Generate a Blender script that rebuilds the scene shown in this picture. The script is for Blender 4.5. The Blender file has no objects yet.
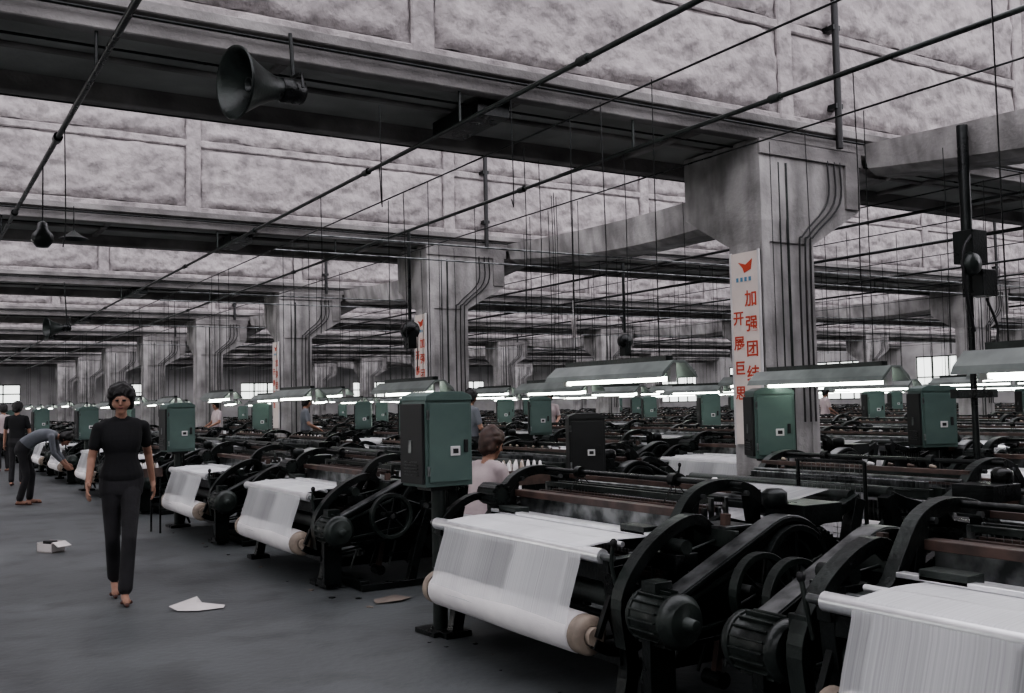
import bpy, bmesh, math, random
import numpy as np
from mathutils import Vector, Matrix, noise, Euler
random.seed(7)
scene = bpy.context.scene
COL = scene.collection
V = Vector

# ------------------------------------------------------------------ materials
def nd(nt, t, **kw):
    n = nt.nodes.new(t)
    for k, v in kw.items(): setattr(n, k, v)
    return n

def mat(name, c1, c2=None, rough=0.6, metal=0.0, scale=4.0, bump=0.0, bscale=None, detail=6.0, rvar=0.0, contrast=(0.35, 0.65), spec=0.5, speck=None):
    m = bpy.data.materials.new(name); m.use_nodes = True
    nt = m.node_tree; b = nt.nodes['Principled BSDF']
    b.inputs['Roughness'].default_value = rough
    b.inputs['Metallic'].default_value = metal
    b.inputs['Specular IOR Level'].default_value = spec
    tc = nd(nt, 'ShaderNodeTexCoord')
    if c2 is None:
        c2 = tuple(x * 0.7 for x in c1)
    n = nd(nt, 'ShaderNodeTexNoise'); n.inputs['Scale'].default_value = scale; n.inputs['Detail'].default_value = detail
    nt.links.new(tc.outputs['Object'], n.inputs['Vector'])
    r = nd(nt, 'ShaderNodeValToRGB')
    r.color_ramp.elements[0].position = contrast[0]; r.color_ramp.elements[1].position = contrast[1]
    r.color_ramp.elements[0].color = (*c2, 1); r.color_ramp.elements[1].color = (*c1, 1)
    nt.links.new(n.outputs['Fac'], r.inputs['Fac'])
    col = r.outputs['Color']
    if speck:
        n3 = nd(nt, 'ShaderNodeTexNoise'); n3.inputs['Scale'].default_value = speck[0]; n3.inputs['Detail'].default_value = 8
        vec = tc.outputs['Object']
        if len(speck) > 4:
            mp = nd(nt, 'ShaderNodeMapping'); mp.inputs['Scale'].default_value = speck[4]; nt.links.new(vec, mp.inputs['Vector']); vec = mp.outputs['Vector']
        nt.links.new(vec, n3.inputs['Vector'])
        r3 = nd(nt, 'ShaderNodeValToRGB'); r3.color_ramp.elements[0].position = speck[1]; r3.color_ramp.elements[1].position = speck[2]
        v = speck[3]; r3.color_ramp.elements[0].color = (v, v, v, 1); r3.color_ramp.elements[1].color = (1, 1, 1, 1)
        nt.links.new(n3.outputs['Fac'], r3.inputs['Fac'])
        mx = nd(nt, 'ShaderNodeMix', data_type='RGBA', blend_type='MULTIPLY'); mx.inputs[0].default_value = 1
        nt.links.new(col, mx.inputs[6]); nt.links.new(r3.outputs['Color'], mx.inputs[7]); col = mx.outputs[2]
    nt.links.new(col, b.inputs['Base Color'])
    if rvar:
        mr = nd(nt, 'ShaderNodeMapRange')
        mr.inputs['To Min'].default_value = rough - rvar; mr.inputs['To Max'].default_value = rough + rvar
        nt.links.new(n.outputs['Fac'], mr.inputs['Value']); nt.links.new(mr.outputs['Result'], b.inputs['Roughness'])
    if bump:
        n2 = nd(nt, 'ShaderNodeTexNoise'); n2.inputs['Scale'].default_value = bscale or scale * 6; n2.inputs['Detail'].default_value = 6
        nt.links.new(tc.outputs['Object'], n2.inputs['Vector'])
        bp = nd(nt, 'ShaderNodeBump'); bp.inputs['Strength'].default_value = 1.0; bp.inputs['Distance'].default_value = bump
        nt.links.new(n2.outputs['Fac'], bp.inputs['Height']); nt.links.new(bp.outputs['Normal'], b.inputs['Normal'])
    return m

def emis(name, col, s):
    m = bpy.data.materials.new(name); m.use_nodes = True
    nt = m.node_tree; b = nt.nodes['Principled BSDF']
    b.inputs['Base Color'].default_value = (*[min(1, c * .8) for c in col], 1)
    b.inputs['Emission Color'].default_value = (*col, 1); b.inputs['Emission Strength'].default_value = s
    return m

def gauze(name, lo, hi, col):
    m = bpy.data.materials.new(name); m.use_nodes = True
    nt = m.node_tree; b = nt.nodes['Principled BSDF']; out = nt.nodes['Material Output']
    b.inputs['Base Color'].default_value = (*col, 1); b.inputs['Roughness'].default_value = .38
    b.inputs['Sheen Weight'].default_value = .3
    tc = nd(nt, 'ShaderNodeTexCoord'); mp = nd(nt, 'ShaderNodeMapping')
    mp.inputs['Scale'].default_value = (0.2, 110, 0.2)
    nt.links.new(tc.outputs['Object'], mp.inputs['Vector'])
    n = nd(nt, 'ShaderNodeTexNoise'); n.inputs['Scale'].default_value = 1.0; n.inputs['Detail'].default_value = 3
    nt.links.new(mp.outputs['Vector'], n.inputs['Vector'])
    mp2 = nd(nt, 'ShaderNodeMapping'); mp2.inputs['Scale'].default_value = (.5, 2.5, .5)
    nt.links.new(tc.outputs['Object'], mp2.inputs['Vector'])
    n2 = nd(nt, 'ShaderNodeTexNoise'); n2.inputs['Scale'].default_value = 1.0
    nt.links.new(mp2.outputs['Vector'], n2.inputs['Vector'])
    ad = nd(nt, 'ShaderNodeMath', operation='MULTIPLY_ADD'); ad.inputs[1].default_value = 1.2
    nt.links.new(n2.outputs['Fac'], ad.inputs[0]); nt.links.new(n.outputs['Fac'], ad.inputs[2])
    mr = nd(nt, 'ShaderNodeMapRange'); mr.inputs['From Min'].default_value = .75; mr.inputs['From Max'].default_value = 1.45
    mr.inputs['To Min'].default_value = lo; mr.inputs['To Max'].default_value = hi
    nt.links.new(ad.outputs[0], mr.inputs['Value'])
    nt.links.new(mr.outputs['Result'], b.inputs['Alpha'])
    return m

M = {}
M['iron'] = mat('cast_iron_dark', (.013, .016, .0155), (.004, .005, .005), rough=.30, metal=.3, scale=5, bump=.003, bscale=45, rvar=.16)
M['iron2'] = mat('painted_iron_green', (.030, .038, .034), (.009, .012, .011), rough=.34, metal=.2, scale=7, bump=.002, bscale=50, rvar=.16)
M['edge'] = mat('worn_steel', (.28, .29, .29), (.06, .065, .065), rough=.32, metal=.85, scale=9)
M['steel'] = mat('polished_roller_steel', (.92, .92, .93), (.78, .78, .80), rough=.28, metal=.7, scale=12)
M['cotton'] = mat('cotton_cloth', (.82, .79, .79), (.70, .67, .68), rough=.7, scale=5, bump=.0015, bscale=120)
M['gauze'] = gauze('gauze_fabric', .26, .58, (.86, .86, .88))
M['gauze2'] = gauze('gauze_fabric_tight', .60, .92, (.86, .86, .88))
M['warp'] = gauze('warp_threads', .28, .60, (.74, .74, .76))
M['wood'] = mat('brown_wood', (.090, .056, .046), (.038, .025, .022), rough=.5, scale=8, bump=.001)
M['core'] = mat('roll_core_wood', (.40, .33, .27), (.22, .18, .15), rough=.6, scale=10)
M['green'] = mat('green_cabinet_paint', (.095, .142, .126), (.068, .106, .095), rough=.42, scale=3, speck=(5, .3, .45, .75))
M['black'] = mat('black_enamel', (.010, .010, .011), (.006, .006, .0065), rough=.5, scale=5)
M['white'] = mat('white_paint', (.62, .60, .60), (.5, .48, .48), rough=.6, scale=4)
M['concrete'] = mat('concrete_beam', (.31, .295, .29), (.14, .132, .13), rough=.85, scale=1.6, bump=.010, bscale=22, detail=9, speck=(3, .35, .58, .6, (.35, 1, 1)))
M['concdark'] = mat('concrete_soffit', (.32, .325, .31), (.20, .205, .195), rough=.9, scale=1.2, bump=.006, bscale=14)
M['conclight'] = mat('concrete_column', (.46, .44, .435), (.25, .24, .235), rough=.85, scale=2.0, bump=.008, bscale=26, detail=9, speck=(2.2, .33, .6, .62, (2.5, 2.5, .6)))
M['plaster'] = mat('rough_sprayed_plaster', (.43, .395, .395), (.29, .265, .268), rough=.92, scale=1.6, bump=.035, bscale=11, detail=12, contrast=(.28, .68), speck=(6, .34, .54, .62))
M['floor'] = mat('worn_concrete_floor', (.100, .108, .110), (.048, .053, .055), rough=.5, scale=.7, bump=.004, bscale=18, detail=13, rvar=.14, contrast=(.30, .66), speck=(2.6, .32, .50, .66))
M['wallm'] = mat('whitewashed_wall', (.42, .405, .40), (.29, .28, .275), rough=.85, scale=1.0)
M['reflect'] = mat('lamp_reflector_enamel', (.17, .195, .18), (.10, .115, .108), rough=.4, scale=5)
M['tube'] = emis('fluorescent_tube', (.93, 1.0, .90), 15.0)
M['skyglass'] = emis('skylight_glass', (.92, .91, 1.0), 1.2)
M['winglass'] = emis('window_glass_bright', (.94, .97, .94), 1.9)
M['signw'] = mat('sign_board_cream', (.74, .65, .60), (.62, .54, .50), rough=.6, scale=3)
M['signred'] = mat('sign_red_paint', (.55, .07, .03), (.46, .055, .025), rough=.6)
M['signblue'] = mat('sign_blue_paint', (.10, .28, .42), (.08, .22, .34), rough=.6)
M['paper'] = mat('white_paper', (.66, .61, .60), (.54, .50, .49), rough=.8)
M['card'] = mat('cardboard', (.20, .165, .14), (.12, .10, .085), rough=.8)
M['skin'] = mat('skin', (.34, .19, .135), (.29, .155, .11), rough=.55, scale=10)
M['hair'] = mat('black_hair', (.010, .008, .008), (.005, .004, .004), rough=.55, scale=30, bump=.004, bscale=60)
M['hairb'] = mat('brown_hair', (.06, .03, .022), (.03, .016, .012), rough=.5, scale=30)
M['top_black'] = mat('black_knit', (.009, .009, .011), (.006, .006, .007), rough=.85, bump=.004, bscale=14)
M['trouser'] = mat('dark_trousers', (.026, .025, .028), (.015, .014, .016), rough=.85, bump=.014, bscale=8)
M['shirtgrey'] = mat('grey_shirt', (.16, .17, .19), (.11, .115, .13), rough=.85, bump=.006, bscale=10)
M['shirtpink'] = mat('pale_pink_shirt', (.50, .42, .42), (.38, .31, .32), rough=.85, bump=.006, bscale=10)
M['sandal'] = mat('leather_sandal', (.11, .045, .035), (.07, .03, .025), rough=.5)
M['eye'] = mat('dark_eye', (.012, .01, .01), (.01, .008, .008), rough=.2)
M['lip'] = mat('lip', (.25, .09, .08), (.22, .08, .07), rough=.5)

# ------------------------------------------------------------------ mesh builder
def catmull(pts, n=5):
    pts = [V(p) for p in pts]
    P = [pts[0] * 2 - pts[1]] + pts + [pts[-1] * 2 - pts[-2]]
    out = []
    for i in range(1, len(P) - 2):
        for j in range(n):
            t = j / n
            a, b, c, d = P[i-1], P[i], P[i+1], P[i+2]
            out.append(0.5 * ((2*b) + (c-a)*t + (2*a-5*b+4*c-d)*t*t + (3*b-a-3*c+d)*t*t*t))
    out.append(pts[-1])
    return out

def frame(ax):
    ax = V(ax).normalized()
    h = V((0, 0, 1)) if abs(ax.z) < .9 else V((1, 0, 0))
    a = ax.cross(h).normalized(); b = ax.cross(a).normalized()
    return a, b

class MB:
    def __init__(s): s.v = []; s.f = []; s.m = []; s.sm = []; s.mats = []
    def mi(s, k):
        if k not in s.mats: s.mats.append(k)
        return s.mats.index(k)
    def face(s, idx, k, smooth=False): s.f.append(tuple(idx)); s.m.append(s.mi(k)); s.sm.append(smooth)
    def box(s, lo, hi, k, rot=None, piv=None):
        b = len(s.v)
        for x in (lo[0], hi[0]):
            for y in (lo[1], hi[1]):
                for z in (lo[2], hi[2]):
                    p = V((x, y, z))
                    if rot is not None:
                        c = V(piv) if piv is not None else (V(lo) + V(hi)) / 2
                        p = rot @ (p - c) + c
                    s.v.append(p)
        for q in ((0,1,3,2), (4,6,7,5), (0,4,5,1), (2,3,7,6), (0,2,6,4), (1,5,7,3)):
            s.face([b + i for i in q], k)
    def ring(s, c, a, b, ra, seg, rb=None):
        rb = ra if rb is None else rb
        st = len(s.v)
        for i in range(seg):
            t = 2 * math.pi * i / seg
            s.v.append(V(c) + a * (math.cos(t) * ra) + b * (math.sin(t) * rb))
        return st
    def cyl(s, p1, p2, r1, k, r2=None, seg=14, cap=True, capk=None):
        r2 = r1 if r2 is None else r2
        p1, p2 = V(p1), V(p2)
        a, b = frame(p2 - p1)
        A = s.ring(p1, a, b, r1, seg); B = s.ring(p2, a, b, r2, seg)
        for i in range(seg):
            j = (i + 1) % seg
            s.face((A+i, B+i, B+j, A+j), k, True)
        if cap:
            A2 = s.ring(p1, a, b, r1, seg); B2 = s.ring(p2, a, b, r2, seg)
            s.face([A2+i for i in range(seg)], capk or k); s.face([B2+i for i in reversed(range(seg))], capk or k)
    def lathe(s, o, ax, prof, k, seg=20):
        o = V(o); ax = V(ax).normalized(); a, b = frame(ax)
        rs = [s.ring(o + ax * t, a, b, max(r, 1e-4), seg) for t, r in prof]
        for A, B in zip(rs, rs[1:]):
            for i in range(seg):
                j = (i + 1) % seg
                s.face((A+i, B+i, B+j, A+j), k, True)
    def tube(s, pts, r, k, seg=8):
        pts = [V(p) for p in pts]; prev = None; n = len(pts); a = None
        for i, p in enumerate(pts):
            t = (pts[min(i+1, n-1)] - pts[max(i-1, 0)]).normalized()
            if a is None: a, b = frame(t)
            else:
                a = (a - t * a.dot(t)).normalized(); b = t.cross(a)
            R = s.ring(p, a, b, r, seg)
            if prev is not None:
                for q in range(seg):
                    j = (q + 1) % seg
                    s.face((prev+q, R+q, R+j, prev+j), k, True)
            prev = R
    def sweep(s, pts, y, w, h, k, edgek=None):
        P = [V((p[0], y, p[1])) for p in pts]; n = len(P); prev = None
        for i, p in enumerate(P):
            t = (P[min(i+1, n-1)] - P[max(i-1, 0)]).normalized()
            nn = V((-t.z, 0, t.x))
            hh = h[i] if isinstance(h, (list, tuple)) else h
            b = len(s.v)
            for sy, sn in ((-1, -1), (1, -1), (1, 1), (-1, 1)):
                s.v.append(p + V((0, sy * w / 2, 0)) + nn * (sn * hh / 2))
            if prev is not None:
                for q in range(4):
                    j = (q + 1) % 4
                    s.face((prev+q, prev+j, b+j, b+q), (edgek if (edgek and q == 2) else k))
            else: s.face((b, b+1, b+2, b+3), k)
            prev = b
        s.face((prev+3, prev+2, prev+1, prev), k)
    def extr(s, poly, y0, y1, k):
        n = len(poly); b = len(s.v)
        for y in (y0, y1):
            for p in poly: s.v.append(V((p[0], y, p[1])))
        s.face([b+i for i in range(n)], k); s.face([b+n+i for i in reversed(range(n))], k)
        for i in range(n):
            j = (i+1) % n
            s.face((b+i, b+n+i, b+n+j, b+j), k)
    def sheet(s, pts, y0, y1, k, ny=1):
        b = len(s.v)
        for p in pts:
            for j in range(ny+1): s.v.append(V((p[0], y0 + (y1-y0)*j/ny, p[1])))
        for i in range(len(pts)-1):
            for j in range(ny):
                q = b + i*(ny+1) + j
                s.face((q, q+1, q+ny+2, q+ny+1), k, True)
    def gear(s, c, y0, y1, r, k, teeth=24, tooth=.012):
        poly = []
        for i in range(teeth*4):
            t = 2*math.pi*i/(teeth*4)
            rr = r if (i % 4) < 2 else r - tooth
            poly.append((c[0]+rr*math.cos(t), c[1]+rr*math.sin(t)))
        s.extr(poly, y0, y1, k)
        s.cyl((c[0], y0-.02, c[1]), (c[0], y1+.02, c[1]), r*.28, k, seg=12)
    def wheel(s, c, y, w, r, k, spokes=6, rim=.03, rimk=None):
        n = 36; pts = [(c[0]+r*math.cos(2*math.pi*i/n), c[1]+r*math.sin(2*math.pi*i/n)) for i in range(n+1)]
        s.sweep(pts, y, w, rim, rimk or k)
        s.cyl((c[0], y-w*.7, c[1]), (c[0], y+w*.7, c[1]), r*.22, k, seg=14)
        for i in range(spokes):
            t = 2*math.pi*i/spokes+.3
            s.cyl((c[0], y, c[1]), (c[0]+r*math.cos(t), y, c[1]+r*math.sin(t)), r*.055, k, seg=6)
    def mesh(s, name, bevel=0):
        me = bpy.data.meshes.new(name)
        me.from_pydata([tuple(p) for p in s.v], [], s.f)
        for k in s.mats: me.materials.append(M[k])
        me.polygons.foreach_set('material_index', s.m)
        me.polygons.foreach_set('use_smooth', s.sm)
        me.update()
        bm = bmesh.new(); bm.from_mesh(me); bmesh.ops.recalc_face_normals(bm, faces=bm.faces); bm.to_mesh(me); bm.free()
        if bevel:
            ob = bpy.data.objects.new('tmp', me); COL.objects.link(ob)
            bv = ob.modifiers.new('b', 'BEVEL'); bv.width = bevel; bv.segments = 1; bv.limit_method = 'ANGLE'; bv.angle_limit = math.radians(50)
            dg = bpy.context.evaluated_depsgraph_get()
            m2 = bpy.data.meshes.new_from_object(ob.evaluated_get(dg)); m2.name = name
            bpy.data.objects.remove(ob); me = m2
        return me
    def obj(s, name, loc=(0, 0, 0), parent=None, bevel=0, rotz=0):
        return place(s.mesh(name, bevel), name, loc, parent, rotz)

def place(me, name, loc=(0, 0, 0), parent=None, rotz=0):
    o = bpy.data.objects.new(name, me); COL.objects.link(o)
    o.location = loc; o.rotation_euler = (0, 0, rotz)
    if parent: o.parent = parent
    return o
def empty(name, loc=(0, 0, 0)):
    o = bpy.data.objects.new(name, None); COL.objects.link(o); o.location = loc; return o

# ------------------------------------------------------------------ room constants
XL, XR = -8.0, 46.0
YB, YF = -7.3, 57.8
BZ = 3.80
BY = [6.7 + 7*n for n in range(-1, 8)]
TW = 1.4

b = MB(); b.box((XL, YB, -.2), (XR, YF, 0), 'floor'); b.obj('floor')
b = MB(); b.box((XL, YB-.3, 0), (XR, YB, 8), 'wallm'); b.obj('wall_back')
b = MB()
wins = [(x, x+2.4) for x in np.arange(-4, 44, 7.0)]
xs = XL
for a0, a1 in wins:
    b.box((xs, YF, 0), (a0, YF+.3, 8), 'wallm'); b.box((a0, YF, 0), (a1, YF+.3, 1.9), 'wallm'); b.box((a0, YF, 2.9), (a1, YF+.3, 8), 'wallm'); xs = a1
b.box((xs, YF, 0), (XR, YF+.3, 8), 'wallm'); b.obj('wall_far')
wi = 1
for a0, a1 in wins:
    b = MB(); b.box((a0, YF+.12, 1.9), (a1, YF+.14, 2.9), 'winglass')
    for x in np.linspace(a0, a1, 4): b.box((x-.03, YF+.06, 1.9), (x+.03, YF+.12, 2.9), 'iron2')
    for z in (1.93, 2.4, 2.87): b.box((a0, YF+.06, z-.03), (a1, YF+.12, z+.03), 'iron2')
    b.obj('window_%d' % wi); wi += 1
winr = [(y, y+3.8) for y in np.arange(-5, 54, 7.0)]
for nm, xa, xb, xg, xm in (('wall_right', XR, XR+.3, XR+.12, XR+.06), ('wall_left', XL-.3, XL, XL-.14, XL-.12)):  # left wall's windows are unseen, added to account for light from that side
    b = MB(); ys = YB
    for a0, a1 in winr:
        b.box((xa, ys, 0), (xb, a0, 8), 'wallm'); b.box((xa, a0, 0), (xb, a1, 1.2), 'wallm'); b.box((xa, a0, 3.4), (xb, a1, 8), 'wallm'); ys = a1
    b.box((xa, ys, 0), (xb, YF, 8), 'wallm'); b.obj(nm)
    for a0, a1 in winr:
        b = MB(); b.box((xg, a0, 1.2), (xg+.02, a1, 3.4), 'winglass')
        for y in np.linspace(a0, a1, 5): b.box((xm, y-.03, 1.2), (xm+.06, y+.03, 3.4), 'iron2')
        for z in (1.23, 2.3, 3.37): b.box((xm, a0, z-.03), (xm+.06, a1, z+.03), 'iron2')
        b.obj('window_%d' % wi); wi += 1
L = bpy.data.lights.new('window_daylight', 'AREA'); L.shape = 'RECTANGLE'; L.size = 52; L.size_y = 2.2; L.energy = 2300; L.color = (1.0, .97, .94)  # added light along the unseen left wall, brightens the columns' left faces
o = bpy.data.objects.new('window_daylight', L); COL.objects.link(o); o.location = (XL+.05, 22, 2.3)
o.rotation_euler = V((1, 0, 0)).to_track_quat('-Z', 'Z').to_euler()

# ------------------------------------------------------------------ sawtooth ceiling
ceil = empty('ceiling')
b = MB()
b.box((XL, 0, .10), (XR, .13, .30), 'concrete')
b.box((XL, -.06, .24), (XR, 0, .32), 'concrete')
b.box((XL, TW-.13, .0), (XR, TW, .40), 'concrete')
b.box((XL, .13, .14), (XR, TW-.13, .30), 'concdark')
x = XL + .4
while x < XR:
    b.box((x, .13, .10), (x+.07, TW-.13, .14), 'concrete'); x += 1.98
b.box((XL, .62, .11), (XR, .68, .14), 'concrete')
beam_me = b.mesh('gutter_beam_mesh', .008)
WH = 2.9
for y in [BY[0]-7] + BY:
    place(beam_me, 'gutter_beam', (0, y, BZ), ceil)
def sp(x, t, off=0): return V((x, .06 - off, .30 + t))
def slab(b, x0, x1, t0, t1, o0, o1, k):
    st = len(b.v)
    for xx in (x0, x1):
        for t in (t0, t1):
            for o in (o0, o1): b.v.append(sp(xx, t, o))
    for q in ((0,1,3,2), (4,6,7,5), (0,4,5,1), (2,3,7,6), (0,2,6,4), (1,5,7,3)): b.face([st+i for i in q], k)
b = MB()
slab(b, XL, XR, -.02, WH, -.12, 0, 'plaster')
ribx = [3.4 + 3.95*k for k in range(-3, 12)]
ribx = [x for x in ribx if XL < x < XR]
for x in ribx: slab(b, x-.10, x+.10, 0, WH, 0, .05, 'plaster')
for t in (.05, .98, WH-.08): slab(b, XL, XR, t-.05, t+.05, 0, .042, 'plaster')
wall_me = b.mesh('roof_upstand_wall_mesh', .015)
def panel(seed, H, W=3.74, nx=96):
    ny = int(nx*H/W*1.1)
    b = MB()
    for j in range(ny+1):
        for i in range(nx+1):
            u, w = i/nx, j/ny
            x = u*W; t = w*H
            dx = max(0, .20-min(x, W-x)); dt = max(0, .20-min(t, H-t))
            e = .20-math.hypot(dx, dt) + .03*noise.noise(V((x*4, t*4, seed)))
            edge = max(0, min(1, e/.07))
            n1 = noise.fractal(V((x*2.8+seed*9, t*4.2, seed)), .85, 2.2, 5)
            n2 = noise.noise(V((x*.8, t*.8+seed*5, 3)))
            h = (edge**.5)*(.065 + .040*n1 + .02*n2)
            b.v.append(sp(x + .02*noise.noise(V((x*3, t*3, 9+seed))), t + .02*noise.noise(V((x*3, t*3, 19+seed))), max(h, .005)))
    for j in range(ny):
        for i in range(nx):
            q = j*(nx+1)+i; b.face((q, q+1, q+nx+2, q+nx+1), 'plaster', True)
    return b.mesh('roof_panel_mesh')
pan_lo = [panel(s, .80) for s in range(3)]; pan_hi = [panel(s+4, 1.72) for s in range(3)]
for y in BY:
    place(wall_me, 'roof_upstand_wall', (0, y, BZ), ceil)
    for k, x in enumerate(ribx[:-1]):
        if x > y*1.75 + 12 or x < -4.6: continue
        place(random.choice(pan_lo), 'rough_panel', (x+.105, y, BZ+.11), ceil)
        place(random.choice(pan_hi), 'rough_panel', (x+.105, y, BZ+1.05), ceil)
b = MB()
gy0, gz0 = TW-.06, .40
gy1, gz1 = 7+.06, .30+WH
dirg = V((0, gy1-gy0, gz1-gz0)); ng = V((0, -dirg.z, dirg.y)).normalized()
def rp(x, f, off=0): return V((x, gy0, gz0)) + dirg*f + ng*off
def rslab(f0, f1, k, o0=0, o1=.1, x0=XL, x1=XR):
    st = len(b.v)
    for xx in (x0, x1):
        for f in (f0, f1):
            for o in (o0, o1): b.v.append(rp(xx, f, o))
    for q in ((0,1,3,2), (4,6,7,5), (0,4,5,1), (2,3,7,6), (0,2,6,4), (1,5,7,3)): b.face([st+i for i in q], k)
rslab(0, .22, 'plaster'); rslab(.92, 1.0, 'plaster'); rslab(.22, .92, 'skyglass', .05, .06)
x = XL+.5
while x < XR:
    b.tube([rp(x, .22, 0), rp(x, .92, 0)], .025, 'iron2', 4); x += 1.0
glz = b.mesh('skylight_glazing_mesh')
for y in [BY[0]-7] + BY[:-1]:
    place(glz, 'skylight_glazing', (0, y, BZ), ceil)
    L = bpy.data.lights.new('skylight_daylight', 'AREA'); L.shape = 'RECTANGLE'; L.size = XR-XL-1; L.size_y = 4.2
    L.energy = 780; L.color = (1.0, .965, .985)
    o = bpy.data.objects.new('skylight_daylight', L); COL.objects.link(o); o.parent = ceil
    o.location = V((0, y, BZ)) + rp((XL+XR)/2, .57, -.06)
    o.rotation_euler = (-ng).to_track_quat('-Z', 'Y').to_euler()

# ------------------------------------------------------------------ columns
def column_mesh():
    b = MB()
    w = .35
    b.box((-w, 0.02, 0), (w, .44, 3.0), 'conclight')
    b.box((-w, 0, 0), (-w+.10, .03, 2.95), 'conclight'); b.box((w-.10, 0, 0), (w, .03, 2.95), 'conclight')
    lo = [(-w, 0, 2.93), (w, 0, 2.93), (w, .46, 2.93), (-w, .46, 2.93)]
    mi = [(-w-.02, -.02, 3.12), (w+.66, -.02, 3.30), (w+.66, 1.04, 3.30), (-w-.02, 1.04, 3.28)]
    hi = [(-w-.02, -.02, BZ+.12), (w+.66, -.02, BZ+.12), (w+.66, 1.04, BZ+.12), (-w-.02, 1.04, BZ+.12)]
    st = len(b.v)
    for p in lo+mi+hi: b.v.append(V(p))
    for L in (0, 4):
        for q in range(4):
            j = (q+1) % 4; b.face((st+L+q, st+L+j, st+L+4+j, st+L+4+q), 'conclight')
    b.face((st, st+3, st+2, st+1), 'conclight')
    b.face((st+8, st+9, st+10, st+11), 'conclight')
    b.box((-w-.04, -.05, BZ-.04), (w+.70, -.02, BZ+.10), 'concrete')
    b.box((w+.46, -.05, 3.32), (w+.66, -.02, BZ-.04), 'concrete')
    for dx in (.02, .09, .17):
        b.tube(catmull([(w+.40-dx*1.2, -.045, BZ-.02), (w+.38-dx*1.2, -.045, 3.36), (w+.0-dx, -.04, 3.02), (w-.06-dx, -.03, 2.8), (w-.06-dx, -.025, 1.2)], 5), .010, 'black', 6)
    b.tube([(-.02, -.02, BZ-.1), (-.02, -.02, .8)], .014, 'iron2', 6)
    b.tube([(-.12, -.02, BZ-.1), (-.12, -.02, .8)], .008, 'iron2', 6)
    return b.mesh('concrete_column_mesh', .012)
colm = column_mesh()
for cx in (7.3, 21.1, 34.9, -6.5):
    for n, y in enumerate(BY[1:]):
        place(colm, 'concrete_column', (cx, y+.02, 0))
b = MB()
for cx in (7.95, 21.6):
    for y in BY[1:6]:
        b.tube([V((cx, y-.1, BZ+.1)), V((cx, y-.1, BZ+3.1))], .035, 'black', 8)
        for z in (.5, 1.3, 2.1): b.box((cx-.05, y-.12, BZ+z), (cx+.05, y+.02, BZ+z+.05), 'iron')
b.obj('downpipes', parent=ceil)

def tie_mesh(L=7.0-.1):
    b = MB(); n = 24; rows = []
    for i in range(n+1):
        t = i/n; y = t*L
        z = -.24*math.sin(math.pi*t)
        hh = .30+.13*math.sin(math.pi*t)
        prof = [(-.34, z+hh), (-.28, z+.06), (-.16, z), (.16, z), (.28, z+.06), (.34, z+hh), (.29, z+hh), (.22, z+.08), (-.22, z+.08), (-.29, z+hh)]
        st = len(b.v)
        for p in prof: b.v.append(V((p[0], y, p[1])))
        rows.append(st)
    for A, B in zip(rows, rows[1:]):
        for q in range(10):
            j = (q+1) % 10; b.face((A+q, A+j, B+j, B+q), 'conclight', False)
    return b.mesh('curved_tie_mesh')
tm = tie_mesh()
for cx in (8.70, 22.45):
    for y in BY[:-1]:
        place(tm, 'curved_concrete_tie', (cx, y+.05, BZ-.10))

# ------------------------------------------------------------------ overhead pipes
def pipe_y(name, x, z, r, y0=-6, y1=56, k='iron', coup=True):
    b = MB(); b.tube([(x, y0, z), (x, y1, z)], r, k, 10)
    if coup:
        y = y0+.6
        while y < y1:
            b.cyl((x, y-.05, z), (x, y+.05, z), r*1.7, k, seg=10)
            y += 3.5
    for yy in BY:
        if y0 < yy+.06 < y1: b.tube([(x, yy+.06, z), (x, yy+.06, BZ+.12)], .012, k, 6)
    return b.obj(name)
pipe_y('overhead_conduit_pipe', 3.73, 3.64, .019, k='iron2')
pipe_y('overhead_conduit_pipe', 5.46, 3.64, .019, k='iron2')
pipe_y('overhead_conduit_pipe', 1.06, 3.64, .022)
for x, z, r in ((10.3, 3.6, .02), (12.6, 3.6, .025), (14.8, 3.5, .02), (17.5, 3.6, .02), (24, 3.6, .025)):
    pipe_y('overhead_conduit_pipe', x, z, r, coup=False)
b = MB()
for y in BY[1:]:
    b.tube([(XL, y-.06, BZ+.20), (XR, y-.06, BZ+.20)], .012, 'iron', 6)
    b.tube([(XL, y+TW+.05, BZ+.02), (XR, y+TW+.05, BZ+.02)], .018, 'iron', 6)
    b.tube([(XL, y+.35, BZ+.10), (XR, y+.35, BZ+.10)], .010, 'iron', 6)
    b.box((3.95, y+.16, BZ-.02), (4.25, y+.95, BZ+.10), 'iron')
b.obj('beam_conduits', parent=ceil)
b = MB()
for y in (10.9, 12.1, 17.2, 18.6, 24.3, 31.5):
    b.tube([(4, y, 3.42), (40, y, 3.42)], .012, 'edge', 6)
b.obj('cross_conduit_pipes')

# ------------------------------------------------------------------ looms
def hull2(c1, r1, c2, r2, n=16):
    c1, c2 = V(c1), V(c2); d = c2-c1; L = d.length; th = math.atan2(d.y, d.x); al = math.acos((r1-r2)/L)
    pts = []
    for i in range(n+1):
        a = th+al + (2*math.pi-2*al)*i/n
        pts.append((c1.x+r1*math.cos(a), c1.y+r1*math.sin(a)))
    for i in range(n+1):
        a = th-al + 2*al*i/n
        pts.append((c2.x+r2*math.cos(a), c2.y+r2*math.sin(a)))
    return pts

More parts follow.
